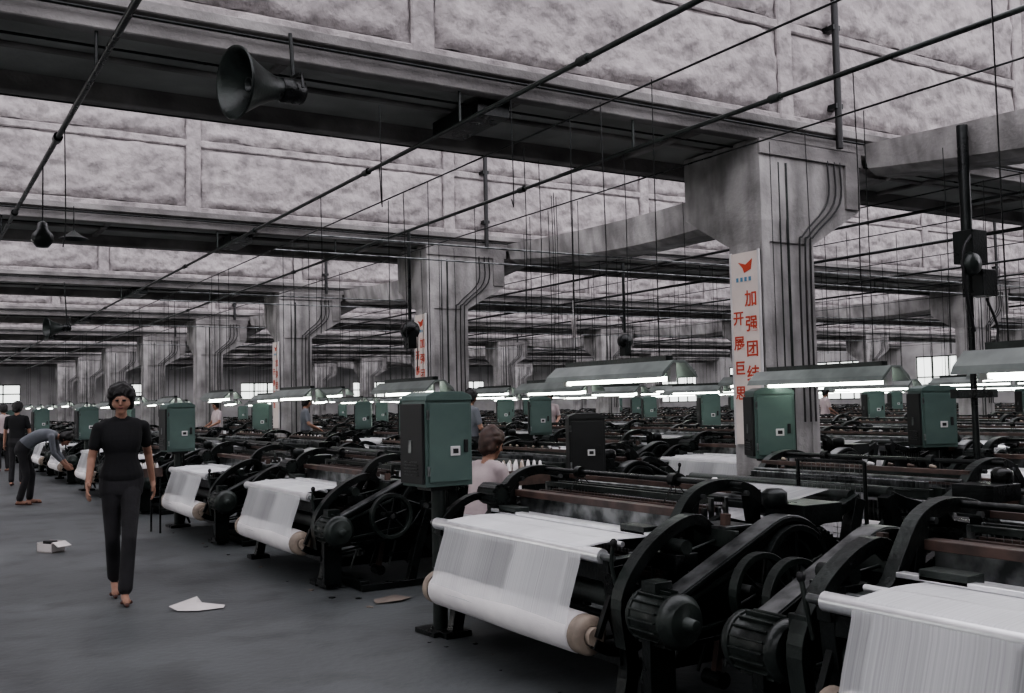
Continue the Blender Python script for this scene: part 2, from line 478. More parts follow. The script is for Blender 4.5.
def loom_mesh(s, seed):
    """x: depth from front, y: width (drive end at -s), z up"""
    rnd = random.Random(seed)
    b = MB(); W = .75
    def Y(y): return y*s
    for e in (-1, 1):
        y = Y(e*.86)
        b.sweep(catmull([(.10, 0), (.13, .2), (.07, .45), (.05, .66)]), y, .07, .075, 'iron')
        b.sweep(catmull([(.0, .66), (.2, .67), (.36, .70), (.45, .82), (.56, .95), (.74, 1.0), (.95, .96), (1.10, .84), (1.35, .76), (1.62, .80), (1.80, .86)], 6), y, .065, .06, 'iron', 'iron2')
        b.sweep(catmull([(1.80, 0), (1.70, .3), (1.72, .6), (1.80, .86)]), y, .07, .08, 'iron')
        b.sweep([(.1, .16), (1.75, .16)], y, .06, .07, 'iron')
        b.sweep(catmull([(.12, .25), (.5, .42), (.9, .42), (1.7, .55)]), y, .05, .06, 'iron')
        b.extr([(.45, .16), (1.3, .16), (1.22, .70), (1.0, .76), (.55, .72)], y-.015, y+.015, 'iron')
        b.sweep([(.50, .70), (.56, .93)], y, .06, .06, 'iron'); b.sweep([(1.00, .70), (.96, .94)], y, .06, .06, 'iron')
        b.sweep([(.46, .72), (.74, .82), (1.05, .74)], y, .04, .05, 'iron')
        for fx in (.10, 1.80): b.box((fx-.09, y-.07, 0), (fx+.09, y+.07, .035), 'iron')
        b.cyl((.82, y-.06, .60), (.82, y+.06, .60), .06, 'iron2'); b.cyl((.45, y-.06, .3), (.45, y+.06, .3), .05, 'iron2')
        for bxp, bz in ((.2, .69), (1.5, .80), (.7, .3), (1.1, .3), (.6, .95), (.9, .95)):
            b.cyl((bxp, y-.055, bz), (bxp, y+.055, bz), .015, 'edge', seg=6)
    b.box((.08, -.86, .18), (.14, .86, .26), 'iron'); b.box((1.66, -.86, .2), (1.74, .86, .28), 'iron')
    b.box((.02, -.86, .58), (.10, .86, .66), 'iron'); b.box((.85, -.86, .30), (.93, .86, .36), 'iron')
    b.cyl((.0, Y(-W-.10), .705), (.0, Y(W+.12), .705), .036, 'steel', seg=20)
    b.cyl((.0, Y(-W-.18), .705), (.0, Y(W+.18), .705), .018, 'edge', seg=10)
    b.cyl((.16, -.8, .742), (.16, .8, .742), .014, 'steel', seg=10)
    b.box((.36, -.82, .755), (.41, .82, .775), 'steel')
    for e in (-1, 1): b.box((.36, e*.62-.10, .76), (.46, e*.62+.10, .80), 'iron2')
    b.cyl((.10, -.82, .50), (.10, .82, .50), .06, 'iron2', seg=16)
    cr = .094 + rnd.random()*.010
    b.lathe((-.05, -W+.02, .33), (0, 1, 0), [(0, .04), (0, cr-.012), (.012, cr), (.5, cr+.003), (1.0, cr-.002), (2*W-.052, cr), (2*W-.04, cr-.014), (2*W-.04, .04)], 'cotton', 28)
    b.cyl((-.05, -W-.10, .33), (-.05, W+.10, .33), .045, 'core', seg=14)
    for e in (-1, 1):
        b.lathe((-.05, e*(W+.02), .33), (0, e, 0), [(-.03, cr*.97), (.03, cr*.97), (.045, cr*.80), (.05, .05)], 'core', 24)
        b.sweep(catmull([(-.06, .30), (.02, .26), (.12, .24)], 4), e*(W+.09), .03, .05, 'iron')
        b.sweep([(-.05, .33), (.05, .55)], e*(W+.11), .03, .03, 'iron')
    b.sheet([(-.034, .715), (-.045, .66), (-.10, .50), (-.05-cr*.98, .34)], -W+.03, W-.05, 'gauze', 4)
    b.sheet([(-.032, .712), (-.041, .66), (-.095, .50), (-.05-cr*.95, .34)], *sorted((Y(-.10), Y(-.62))), 'gauze', 3)
    b.sheet(catmull([(-.036, .70), (-.02, .736), (.02, .744), (.2, .757), (.40, .752), (.56, .752)], 3), -W+.03, W-.05, 'gauze2', 4)
    b.sheet([(-.02, .733), (.20, .752), (.56, .748)], -W+.03, W-.05, 'gauze2', 4)
    b.box((.56, -1.16, .63), (.70, 1.16, .725), 'iron')
    b.box((.57, -.80, .725), (.60, .80, .84), 'edge')
    b.box((.55, -.84, .84), (.63, .84, .88), 'wood')
    for e in (-1, 1):
        b.box((.54, min(e*.84, e*1.18), .725), (.57, max(e*.84, e*1.18), .81), 'iron2'); b.box((.69, min(e*.84, e*1.18), .725), (.72, max(e*.84, e*1.18), .80), 'wood')
        b.box((.54, min(e*.9, e*1.12), .81), (.72, max(e*.9, e*1.12), .825), 'edge')
        b.sweep([(.63, .63), (.74, .34), (.78, .08)], e*.62, .05, .06, 'iron')
        b.sweep(catmull([(.50, .10), (.56, .45), (.60, .88)], 4), e*1.06, .035, .04, 'wood')
        b.cyl((.50, e*1.06-.06, .10), (.50, e*1.06+.06, .10), .04, 'iron')
        b.tube(catmull([(.55, e*1.06, .40), (.7, e*1.0, .36), (.95, e*.95, .34)], 4), .014, 'wood', 6)
    b.cyl((.95, -1.2, .52), (.95, 1.2, .52), .026, 'edge', seg=10)
    b.cyl((.60, -1.1, .22), (.60, 1.1, .22), .022, 'iron2', seg=10)
    for e in (-1, 1):
        b.sweep([(.66, .62), (.95, .54)], e*.70, .05, .05, 'iron'); b.cyl((.95, e*.7-.05, .52), (.95, e*.7+.05, .52), .06, 'iron')
        b.gear((.95, .20), e*.7-.03, e*.7+.03, .12, 'iron', 20)
    for i, hx in enumerate((.72, .77, .82, .87)):
        dz = .025*(1 if i % 2 else -1) - .06
        b.box((hx-.012, -.78, .93+dz), (hx+.012, .78, .96+dz), 'iron2' if i % 2 else 'wood'); b.box((hx-.012, -.78, .54+dz), (hx+.012, .78, .57+dz), 'wood')
        for e in (-1, 1): b.box((hx-.012, e*.775-.012, .54+dz), (hx+.012, e*.775+.012, .96+dz), 'edge')
        for j in range(44):
            yy = -.74 + 1.48*j/43
            st = len(b.v)
            b.v += [V((hx, yy-.002, .57+dz)), V((hx, yy+.002, .57+dz)), V((hx, yy+.002, .93+dz)), V((hx, yy-.002, .93+dz))]
            b.face((st, st+1, st+2, st+3), 'edge')
        for yy in (-.45, .45):
            b.tube([(hx, yy, .96+dz), (.80, yy, 1.0)], .004, 'iron', 4)
    b.cyl((.80, -.98, 1.0), (.80, .98, 1.0), .016, 'iron', seg=10)
    for yy in (-.45, .45): b.cyl((.80, yy-.025, 1.0), (.80, yy+.025, 1.0), .036, 'iron', seg=16)
    b.box((.98, -.88, .93), (1.03, .88, .96), 'wood')
    b.cyl((1.10, -.88, .90), (1.10, .88, .90), .012, 'edge', seg=8)
    b.sheet([(.60, .752), (.72, .77), (.90, .79), (1.22, .83), (1.74, .905)], -W+.03, W-.05, 'warp', 4)
    b.sheet([(.60, .748), (.74, .70), (.90, .71), (1.22, .82)], -W+.03, W-.05, 'warp', 4)
    b.sheet([(1.76, .905), (1.80, .86), (1.72, .48)], -W+.03, W-.05, 'warp', 4)
    b.cyl((1.76, -.86, .87), (1.76, .86, .87), .038, 'iron2', seg=14)
    b.box((1.18, -.82, .80), (1.22, .82, .86), 'iron2'); b.box((1.30, -.82, .80), (1.34, .82, .86), 'iron2')
    for j in range(50):
        yy = -.74+1.48*j/49
        b.box((1.235, yy-.002, .80), (1.285, yy+.002, .90), 'edge')
    b.cyl((1.52, -W+.06, .46), (1.52, W-.06, .46), .20, 'cotton', seg=30)
    for e in (-1, 1):
        b.cyl((1.52, e*(W-.04), .46), (1.52, e*(W-.01), .46), .27, 'iron2', seg=36)
        b.cyl((1.52, e*(W-.0), .46), (1.52, e*(W+.14), .46), .04, 'iron')
        b.gear((1.52, .46), e*(W+.03)-.015, e*(W+.03)+.015, .25, 'iron', 48, .012)
    def guard(yc, w, c1, r1, c2, r2, plate=True):
        out = hull2(c1, r1, c2, r2)
        b.sweep(out+[out[0], out[1]], Y(yc), w, .022, 'iron', 'iron')
        if plate:
            inn = hull2(c1, r1-.005, c2, r2-.005)
            b.extr(inn, Y(yc)-.012, Y(yc)+.012, 'iron')
            rin = hull2(c1, r1*.62, c2, r2*.62)
            b.sweep(rin+[rin[0], rin[1]], Y(yc-w*.3*1), .02, .02, 'iron2')
        d = V(c2)-V(c1); th = math.atan2(d.y, d.x); al = math.acos((r1-r2)/d.length)
        a = th+al
        p1 = (c1[0]+(r1+.014)*math.cos(a), c1[1]+(r1+.014)*math.sin(a)); p2 = (c2[0]+(r2+.014)*math.cos(a), c2[1]+(r2+.014)*math.sin(a))
        arc = [(c2[0]+(r2+.014)*math.cos(a-t), c2[1]+(r2+.014)*math.sin(a-t)) for t in np.linspace(0, 1.1, 8)]
        b.sweep([p1, p2]+arc[1:], Y(yc), w*.8, .006, 'edge', 'edge')  # pale strip paints the highlight along the guard's upper edge
    guard(-1.24, .13, (.10, .46), .10, (.80, .62), .24)
    b.wheel((.80, .62), Y(-1.32), .04, .20, 'iron', 5, .03)
    b.wheel((.46, .57), Y(-1.42), .05, .165, 'iron', 6, .028, 'iron2')
    b.cyl((.46, Y(-.86), .57), (.46, Y(-1.46), .57), .02, 'edge', seg=10)
    b.cyl((.80, Y(-.86), .62), (.80, Y(-1.36), .62), .025, 'edge', seg=10)
    mo = V((.06, Y(-1.08), .47)); ax = V((0, -s, 0))
    b.lathe(mo+ax*-.02, ax, [(0, .03), (0, .10), (.03, .122), (.05, .122), (.05, .112), (.24, .112), (.24, .122), (.27, .122), (.31, .09), (.31, .03), (.37, .025), (.37, .0)], 'iron2', 26)
    for i in range(18):
        t = 2*math.pi*i/18
        c = mo+ax*.12+V((math.cos(t)*.118, 0, math.sin(t)*.118))
        b.box((c.x-.004, c.y-.09, c.z-.012), (c.x+.004, c.y+.09, c.z+.012), 'iron2', rot=Matrix.Rotation(-t, 3, 'Y')@Matrix.Rotation(math.pi/2, 3, 'Y'))
    b.box((mo.x-.06, mo.y-.11, .02), (mo.x+.06, mo.y+.11, .07), 'iron')
    b.sweep([(.03, .05), (.03, .38)], mo.y-.10*s, .06, .10, 'iron'); b.sweep([(.10, .05), (.10, .38)], mo.y-.10*s, .06, .05, 'iron')
    b.box((mo.x-.05, mo.y-.14, .57), (mo.x+.05, mo.y-.04, .63), 'iron2')
    b.gear((.36, .50), *sorted((Y(-.95), Y(-.99))), .13, 'iron2', 26); b.gear((.62, .42), *sorted((Y(-.93), Y(-.97))), .17, 'iron', 34)
    b.gear((1.12, .36), *sorted((Y(-.95), Y(-1.0))), .20, 'iron', 40)
    b.gear((1.16, .66), *sorted((Y(-1.0), Y(-1.04))), .11, 'iron2', 22)
    b.sweep(catmull([(.62, 0), (.70, .3), (.80, .60)]), Y(-1.40), .05, .07, 'iron'); b.sweep(catmull([(1.05, 0), (.95, .3), (.82, .60)]), Y(-1.40), .05, .07, 'iron')
    b.sweep([(.2, .03), (1.2, .03)], Y(-1.40), .07, .05, 'iron'); b.box((.2, min(Y(-1.4), Y(-.86)), .02), (.28, max(Y(-1.4), Y(-.86)), .08), 'iron')
    b.box((1.1, min(Y(-1.4), Y(-.86)), .02), (1.18, max(Y(-1.4), Y(-.86)), .08), 'iron')
    b.sweep(catmull([(.02, .30), (.0, .52), (.10, .68), (.26, .80), (.44, .86), (.55, .80)], 5), Y(-.98), .08, .055, 'iron', 'iron2')
    for q in range(5):
        x0 = .15+q*.16
        b.tube(catmull([(x0, Y(-.93-.02*q), .12), (x0+.06, Y(-.95-.02*q), .38), (x0-.03, Y(-.93-.01*q), .66+.03*(q % 3))], 4), .010, 'edge' if q % 2 else 'iron2', 6)
    for q in range(4):
        z0 = .26+.15*q
        b.tube([(.1+.05*q, Y(-1.02-.02*q), z0), (.95, Y(-.98), z0+.10)], .009, 'iron2', 6)
    b.box((.22, min(Y(-1.12), Y(-.94)), .64), (.36, max(Y(-1.12), Y(-.94)), .72), 'iron'); b.cyl((.29, Y(-.95), .75), (.29, Y(-1.12), .75), .035, 'iron2', seg=14)
    b.tube(catmull([(.02, Y(-.93), .55), (-.01, Y(-.93), .68), (-.01, Y(-.95), .78)], 4), .010, 'iron2', 8)
    b.lathe((-.01, Y(-.95), .78), (0, 0, 1), [(-.02, .01), (-.01, .016), (.008, .018), (.02, .008)], 'black', 12)
    b.box((1.0, min(Y(-.93), Y(-1.2)), .80), (1.28, max(Y(-.93), Y(-1.2)), .90), 'iron')
    b.lathe((.95, Y(-1.05), .88), (0, 0, 1), [(0, .05), (.02, .065), (.08, .065), (.10, .04), (.10, .001)], 'iron', 18)
    b.gear((.36, .48), *sorted((Y(.94), Y(.98))), .15, 'iron', 30); b.gear((.18, .56), *sorted((Y(.96), Y(1.0))), .075, 'edge', 18, .008)
    b.gear((.12, .36), *sorted((Y(.96), Y(1.0))), .11, 'iron2', 24)
    b.wheel((.95, .52), Y(1.12), .05, .19, 'iron', 5, .03)
    b.sweep(catmull([(.05, .62), (.12, .74), (.30, .84), (.48, .83)], 5), Y(.96), .06, .045, 'iron', 'iron2')
    b.tube(catmull([(.30, Y(.95), .10), (.16, Y(1.0), .30), (.22, Y(1.02), .50)], 4), .014, 'iron2', 8)
    b.cyl((.42, Y(.78), .86), (.42, Y(.98), .86), .07, 'iron2', seg=18)
    for i in range(10):
        t = 2*math.pi*i/10
        b.cyl((.42+.06*math.cos(t), Y(.76), .86+.06*math.sin(t)), (.42+.06*math.cos(t), Y(.98), .86+.06*math.sin(t)), .013, 'iron', seg=8)
    for yy in (-.5, -.2, .25, .55):
        b.tube([(.45+rnd.random()*.3, yy, .10), (.55+rnd.random()*.3, yy, .55)], .009, 'edge', 6)
    for i in range(3):
        y0 = rnd.uniform(-.8, .8); b.tube(catmull([(.2, y0, .14), (.5, y0+.1, .10), (.9, y0-.05, .16)], 4), .012, 'iron2', 6)
    for i in range(9):
        b.cyl((.985+.012*(i % 2), -.7+.16*i, .975), (1.02, -.64+.16*i, .975), .013, rnd.choice(('core', 'wood', 'cotton')), r2=.008, seg=8)
    return b.mesh('power_loom_mesh', .0035)
LM = {(s, v): loom_mesh(s, v*3+s+5) for s in (1, -1) for v in (0, 1)}

pairs = [2.87, 8.05, 12.5, 16.85, 22.0, 26.6, 31.2, 35.8]
ycs = [(1.68, -1), (4.72, 1)]
for k in range(1, 8): ycs += [(1.70+7*k, 1), (4.85+7*k, 1)]
for px in pairs:
    for row in (0, 1):
        for (yc, s) in ycs:
            xc = px+.9 if row == 0 else px+2.9
            br = math.degrees(math.atan2(xc, yc))
            if (xc > 8 and (br > 66 or yc < 3)) or math.hypot(xc, yc) > 56: continue
            v = random.choice((0, 1))
            if row == 0: place(LM[(s, v)], 'power_loom', (px, yc, 0))
            else: place(LM[(-s, v)], 'power_loom', (px+3.86, yc, 0), rotz=math.pi)

# ------------------------------------------------------------------ control cabinets on posts
def cabinet_mesh(body='green', dark_side=True):
    b = MB()
    b.box((-.17, -.14, .93), (.17, .16, 1.47), body)
    prof = [(-.175, 1.47), (-.165, 1.50), (-.10, 1.525), (.10, 1.525), (.165, 1.50), (.175, 1.47)]
    b.extr(prof, -.15, .165, body)
    b.box((-.15, -.155, .96), (.15, -.14, 1.45), body)
    b.box((.10, -.17, 1.14), (.125, -.155, 1.22), 'black')
    b.box((.0, -.162, 1.12), (.07, -.155, 1.18), 'white'); b.box((.015, -.166, 1.135), (.055, -.162, 1.165), 'black')
    b.cyl((-.155, -.15, 1.0), (-.155, -.15, 1.06), .01, 'edge', seg=8); b.cyl((-.155, -.15, 1.35), (-.155, -.15, 1.41), .01, 'edge', seg=8)
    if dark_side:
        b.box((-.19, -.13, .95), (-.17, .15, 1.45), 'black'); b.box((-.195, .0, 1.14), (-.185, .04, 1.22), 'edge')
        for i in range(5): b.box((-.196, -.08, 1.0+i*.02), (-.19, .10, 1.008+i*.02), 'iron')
    b.cyl((0, 0, .03), (0, 0, .93), .048, 'iron2', seg=14)
    b.box((-.12, -.12, 0), (.12, .12, .03), 'iron'); b.box((-.10, -.08, .90), (.10, .10, .93), 'iron')
    b.tube(catmull([(.08, .05, .93), (.09, .06, .6), (.06, .05, .3), (.16, .05, .03)], 5), .014, 'black', 8)
    return b.mesh('control_cabinet_mesh', .006)
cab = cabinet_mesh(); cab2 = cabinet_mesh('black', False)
cp = []
for k in range(0, 7):
    cp += [(2.95, 5.72+7*k), (6.35, 6.12+7*k), (8.6, 6.15+7*k), (12.2, 6.2+7*k), (16.6, 6.2+7*k), (21.7, 6.1+7*k), (26.3, 6.1+7*k)]
for x, y in cp:
    if x > 10 and y < 7: continue
    if math.hypot(x, y) > 45: continue
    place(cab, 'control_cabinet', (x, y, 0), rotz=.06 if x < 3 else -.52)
place(cab2, 'control_cabinet', (5.0, 6.95, -.0), rotz=-.5).scale = (.9, .9, .88)

# ------------------------------------------------------------------ fluorescent lamps
def lamp_mesh():
    b = MB(); L = .70
    prof = [(-.16, 0), (-.14, .04), (-.05, .115), (.05, .115), (.14, .04), (.16, 0), (.145, .005), (.045, .10), (-.045, .10), (-.145, .005)]
    b.extr(prof, -L, L, 'reflect')
    b.box((-.03, -L+.1, .115), (.03, L-.1, .15), 'iron2')
    b.cyl((0, -.60, -.006), (0, .60, -.006), .016, 'tube', seg=12)
    for e in (-1, 1):
        b.box((-.025, e*.62-.02, -.03), (.025, e*.62+.02, .10), 'white')
        b.tube([(0, e*.5, .15), (0, e*.5, 2.07)], .0045, 'iron', 4)
    b.tube([(0, .1, .15), (.02, .1, 1.0), (0, .1, 2.07)], .005, 'black', 4)
    return b.mesh('fluorescent_lamp_mesh')
lm = lamp_mesh()
for px in pairs:
    for dx in (1.55, 3.4):
        x = 4.42 if (px < 3 and dx < 2) else px+dx
        for k in range(0, 7):
            for y0 in (2.2, 5.6):
                y = y0+7*k
                if math.degrees(math.atan2(x, y)) > 64 or math.hypot(x, y) > 46: continue
                if k == 0 and y0 == 2.2 and x > 5: continue
                dz = random.uniform(-.05, .05)
                place(lm, 'fluorescent_lamp', (x, y+random.uniform(-.15, .15), 1.57+dz), rotz=random.uniform(-.04, .04))
        b = MB(); b.tube([(x, 1.0, 3.64), (x, 50, 3.64)], .008, 'iron', 6); b.obj('lamp_suspension_wire')

b = MB()
wl = [(1.06, 8.2, 2.7), (4.6, 7.2, 2.2), (5.46, 6.9, 1.9), (6.0, 8.5, 2.0), (8.6, 7.4, 1.9), (8.0, 5.5, 1.8), (9.3, 9.0, 1.8), (5.46, 9.6, 1.9), (3.73, 9.8, 2.2), (7.0, 11.0, 2.0), (9.3, 12.0, 1.9), (3.0, 6.66, 3.2), (3.73, 6.0, 2.9), (10.9, 9, 1.9), (7.2, 3.9, 1.9), (5.46, 4.4, 2.2)]
for i in range(40): wl.append((random.uniform(4, 22), random.uniform(7, 30), random.uniform(1.7, 2.6)))
for (x, y, z0) in wl:
    b.tube(catmull([(x, y, 3.66), (x+.01, y, 2.9), (x-.008, y, z0)], 3), .0045, 'iron', 4)
b.obj('hanging_wires')
b = MB(); b.tube([(6.0, 8.5, 2.5), (6.0, 8.5, 2.0)], .006, 'white', 5)
b.v += [V((5.97, 8.5, 2.3)), V((6.03, 8.49, 2.32)), V((6.05, 8.52, 2.12)), V((5.99, 8.5, 2.08))]; n = len(b.v); b.face((n-4, n-3, n-2, n-1), 'paper')
b.obj('pull_cord')

# ------------------------------------------------------------------ loudspeakers
def horn(name, loc, bear, sc=1.0, stem=.30):
    b = MB(); prof = []
    for i in range(13):
        t = i/12; prof.append((-.36+.36*t, .06+.17*(t**1.5)))
    prof += [(.005, .24), (-.012, .24)]
    b.lathe((0, 0, 0), (0, 1, 0), prof, 'iron2', 36)
    b.lathe((0, 0, 0), (0, 1, 0), [(p[0]-.003, p[1]+.008) for p in prof[:13]], 'iron2', 36)
    b.lathe((0, 0, 0), (0, 1, 0), [(-.34, .075), (-.35, .085), (-.50, .085), (-.52, .06), (-.52, .001)], 'iron', 20)
    b.lathe((0, 0, 0), (0, 1, 0), [(-.32, .001), (-.10, .05), (-.10, .045), (-.2, .02)], 'iron', 16)
    b.tube([(-.11, -.45, 0), (-.11, -.45, .10), (.11, -.45, .10), (.11, -.45, 0)], .012, 'iron', 6)
    b.cyl((0, -.45, .10), (0, -.45, stem), .014, 'iron', seg=8)
    o = b.obj(name, loc); o.rotation_euler = (math.radians(-4), 0, -math.radians(bear)); o.scale = (sc,)*3
    return o
horn('loudspeaker_horn', (1.85, 6.40, 3.58), 258, 1.0, .40)
horn('loudspeaker_horn', (2.35, 20.5, 3.02), 258, .85, 1.02)
b = MB(); b.tube([(1.06, 9.55, 3.62), (1.06, 9.55, 3.12)], .006, 'iron', 5)
b.lathe((1.06, 9.55, 2.95), (0, 0, 1), [(-.06, .001), (-.055, .05), (0, .095), (.06, .085), (.10, .05), (.16, .04), (.18, .001)], 'iron', 18)
b.obj('alarm_bell')
b = MB(); b.tube([(1.65, 12.0, 3.75), (1.65, 12.0, 3.45)], .006, 'iron', 5)
b.lathe((1.65, 12.0, 3.38), (0, 0, 1), [(0, .16), (.03, .10), (.08, .03), (.10, .001)], 'iron2', 18); b.obj('pendant_lamp_shade')

b = MB()
px, py = 8.3, 5.5
b.cyl((px, py, 2.35), (px, py, 3.9), .05, 'iron', seg=12)
b.cyl((px, py, 1.35), (px, py, 2.35), .03, 'iron', seg=12)
b.box((px-.10, py-.12, 2.62), (px+.12, py+.08, 2.92), 'iron'); b.box((px-.02, py-.15, 2.32), (px+.2, py+.06, 2.56), 'iron')
b.lathe((px-.12, py-.06, 2.6), (0, -1, 0), [(0, .02), (0, .09), (.05, .11), (.10, .09), (.12, .001)], 'iron2', 16)
b.tube(catmull([(px-.05, py-.1, 2.9), (px-.22, py-.1, 2.7), (px-.16, py-.08, 2.3), (px-.03, py-.05, 2.0)], 5), .016, 'black', 6)
b.tube(catmull([(px+.1, py-.1, 2.3), (px+.25, py-.1, 2.0), (px+.1, py-.08, 1.7)], 5), .014, 'black', 6)
b.box((px-.3, py-.04, 1.40), (px+.3, py+.04, 1.48), 'iron')
b.cyl((px, py, .0), (px, py, 1.35), .03, 'iron', seg=8)
b.obj('switchgear_pole', bevel=.005)
for (x, y) in ((5.9, 12.2), (10.6, 13.5), (14.2, 12.9)):
    b = MB(); b.tube([(x, y, 3.8), (x, y, 2.6)], .025, 'iron', 8)
    b.lathe((x, y-.06, 2.45), (0, 1, 0), [(0, .01), (0, .12), (.12, .12), (.12, .01)], 'iron', 18); b.box((x-.06, y-.08, 2.2), (x+.06, y+.08, 2.45), 'iron')
    b.tube([(x+.12, y, 2.45), (x+.1, y, 1.9)], .008, 'iron', 5)
    b.obj('hanging_switch_block')

# ------------------------------------------------------------------ banner signs
def text(s, size, loc, parent, matl):
    c = bpy.data.curves.new('lettering', 'FONT'); c.body = s; c.size = size; c.align_x = 'CENTER'; c.align_y = 'CENTER'; c.extrude = .001; c.offset = .0025
    c.materials.append(M[matl])
    o = bpy.data.objects.new('lettering', c); COL.objects.link(o); o.parent = parent; o.location = loc
    o.rotation_euler = (math.pi/2, 0, -math.pi/2)
    return o
for n, y in enumerate(BY[1:4]):
    e = empty('banner_sign', (6.92, y+.22, 0))
    b = MB(); b.box((-.015, -.18, 1.0), (.0, .18, 2.84), 'signw')
    for yy in (-.185, .185): b.box((-.02, yy-.01, .99), (.002, yy+.01, 2.85), 'white')
    b.obj('board', (0, 0, 0), e)
    b = MB(); x = -.019
    st = len(b.v); b.v += [V((x, .08, 2.75)), V((x, -.02, 2.72)), V((x, -.11, 2.77)), V((x, -.09, 2.67)), V((x, .0, 2.64)), V((x, .02, 2.69))]
    b.face(range(st, st+6), 'signred')
    for i in range(4): b.box((x, .08-i*.055, 2.56), (x+.003, .11-i*.055, 2.60), 'signblue')
    b.obj('mark', (0, 0, 0), e)
    for i, ch in enumerate('加强团结'): text(ch, .165, (-.018, -.075, 2.38-i*.24), e, 'signred')
    for i, ch in enumerate('开展巨思'): text(ch, .145, (-.018, .095, 2.20-i*.24), e, 'signred')

# ------------------------------------------------------------------ people
def person(name, prims, voxel, loc, rotz, sc=1.0):
    bm = bmesh.new()
    def sph(c, r, seg=12):
        mtx = Matrix.Translation(V(c)) @ Matrix.Diagonal((r[0], r[1], r[2], 1))
        bmesh.ops.create_uvsphere(bm, u_segments=seg+4, v_segments=seg, radius=1, matrix=mtx)
    for p in prims:
        if p[1] == 'c':
            a, r1, c, r2 = V(p[2]), p[3], V(p[4]), p[5]
            sph(a, (r1,)*3); sph(c, (r2,)*3)
            d = c-a
            if d.length > 1e-4:
                q = V((0, 0, 1)).rotation_difference(d.normalized()).to_matrix().to_4x4()
                bmesh.ops.create_cone(bm, cap_ends=True, segments=18, radius1=r1, radius2=r2, depth=d.length, matrix=Matrix.Translation((a+c)/2) @ q)
        else: sph(p[2], p[3], 14)
    me = bpy.data.meshes.new('tmp'); bm.to_mesh(me); bm.free()
    ob = bpy.data.objects.new('tmp', me); COL.objects.link(ob)
    rm = ob.modifiers.new('r', 'REMESH'); rm.mode = 'VOXEL'; rm.voxel_size = voxel
    smo = ob.modifiers.new('s', 'SMOOTH'); smo.iterations = 4; smo.factor = .5
    dg = bpy.context.evaluated_depsgraph_get()
    m2 = bpy.data.meshes.new_from_object(ob.evaluated_get(dg)); bpy.data.objects.remove(ob)
    m2.materials.clear()
    labs = []
    for p in prims:
        if p[0] not in labs: labs.append(p[0])
    for l in labs: m2.materials.append(M[l])
    N = len(m2.polygons); C = np.zeros(N*3); m2.polygons.foreach_get('center', C); C = C.reshape(-1, 3)
    best = np.full(N, 1e9); idx = np.zeros(N, int)
    for p in prims:
        if p[1] == 'c':
            a, c = np.array(p[2], float), np.array(p[4], float); d = c-a; L2 = max((d@d), 1e-9)
            t = np.clip(((C-a)@d)/L2, 0, 1); D = np.linalg.norm(C-(a+t[:, None]*d), axis=1)-(p[3]+(p[5]-p[3])*t)
        else:
            r = np.array(p[3]); q = (C-np.array(p[2]))/r; k = np.linalg.norm(q, axis=1); D = (k-1)*r.min()
        u = D < best; best[u] = D[u]; idx[u] = labs.index(p[0])
    m2.polygons.foreach_set('material_index', idx.tolist()); m2.polygons.foreach_set('use_smooth', [True]*N)
    m2.name = name
    o = place(m2, name, loc, None, rotz); o.scale = (sc,)*3
    return o

def head_prims(c, hair='hair', yaw=0, pitch=0, bob=True):
    R = Matrix.Rotation(yaw, 3, 'Z') @ Matrix.Rotation(pitch, 3, 'X'); c = V(c)
    def P(x, y, z): return tuple(c + R @ V((x, y, z)))
    pr = [('skin', 'e', P(0, .0, .0), (.066, .088, .090)), ('skin', 'c', P(0, -.034, -.045), .046, P(0, -.056, -.088), .024),
          ('skin', 'c', P(-.030, -.040, -.032), .034, P(.030, -.040, -.032), .034),
          ('skin', 'c', P(0, -.088, .002), .008, P(0, -.106, -.028), .012), ('skin', 'c', P(-.024, -.078, .018), .011, P(.024, -.078, .018), .011),
          ('lip', 'c', P(-.016, -.086, -.056), .006, P(.016, -.086, -.056), .006),
          ('eye', 'c', P(-.035, -.083, .002), .007, P(-.022, -.087, .002), .007), ('eye', 'c', P(.022, -.087, .002), .007, P(.035, -.083, .002), .007),
          ('skin', 'e', P(-.072, .01, -.012), (.012, .02, .03)), ('skin', 'e', P(.072, .01, -.012), (.012, .02, .03))]
    pr += [(hair, 'e', P(0, .012, .045), (.088, .094, .084)), (hair, 'e', P(0, .025, .0), (.088, .078, .09))]
    rr = random.Random(3)
    for i in range(10):
        a = math.pi*(i/9)
        x, z = math.cos(a), math.sin(a)
        pr.append((hair, 'e', P(x*.074, -.030+.012*rr.random(), .030+z*.072+rr.uniform(-.004, .008)), (.026, .034, .028)))
        pr.append((hair, 'e', P(x*.080, .015+.02*rr.random(), .030+z*.082+rr.uniform(-.004, .010)), (.028, .036, .030)))
    for i, (x, z) in enumerate(((-.045, .052), (-.025, .062), (-.005, .068), (.018, .064), (.038, .054))):
        pr.append((hair, 'c', P(x*.8+.012, -.058, z+.022), .018, P(x-.004, -.078, z-.012+.006*(i % 2)), .009))
    if bob:
        pr += [(hair, 'c', P(-.070, -.024, .04), .020, P(-.077, -.014, -.040), .013), (hair, 'c', P(.070, -.024, .04), .020, P(.077, -.014, -.040), .013),
               (hair, 'c', P(-.062, .02, .02), .036, P(-.060, .035, -.050), .032), (hair, 'c', P(.062, .02, .02), .036, P(.060, .035, -.050), .032),
               (hair, 'c', P(0, .045, .02), .060, P(0, .045, -.055), .048)]
    else: pr += [(hair, 'c', P(0, .04, .02), .056, P(0, .05, -.035), .042)]
    return pr

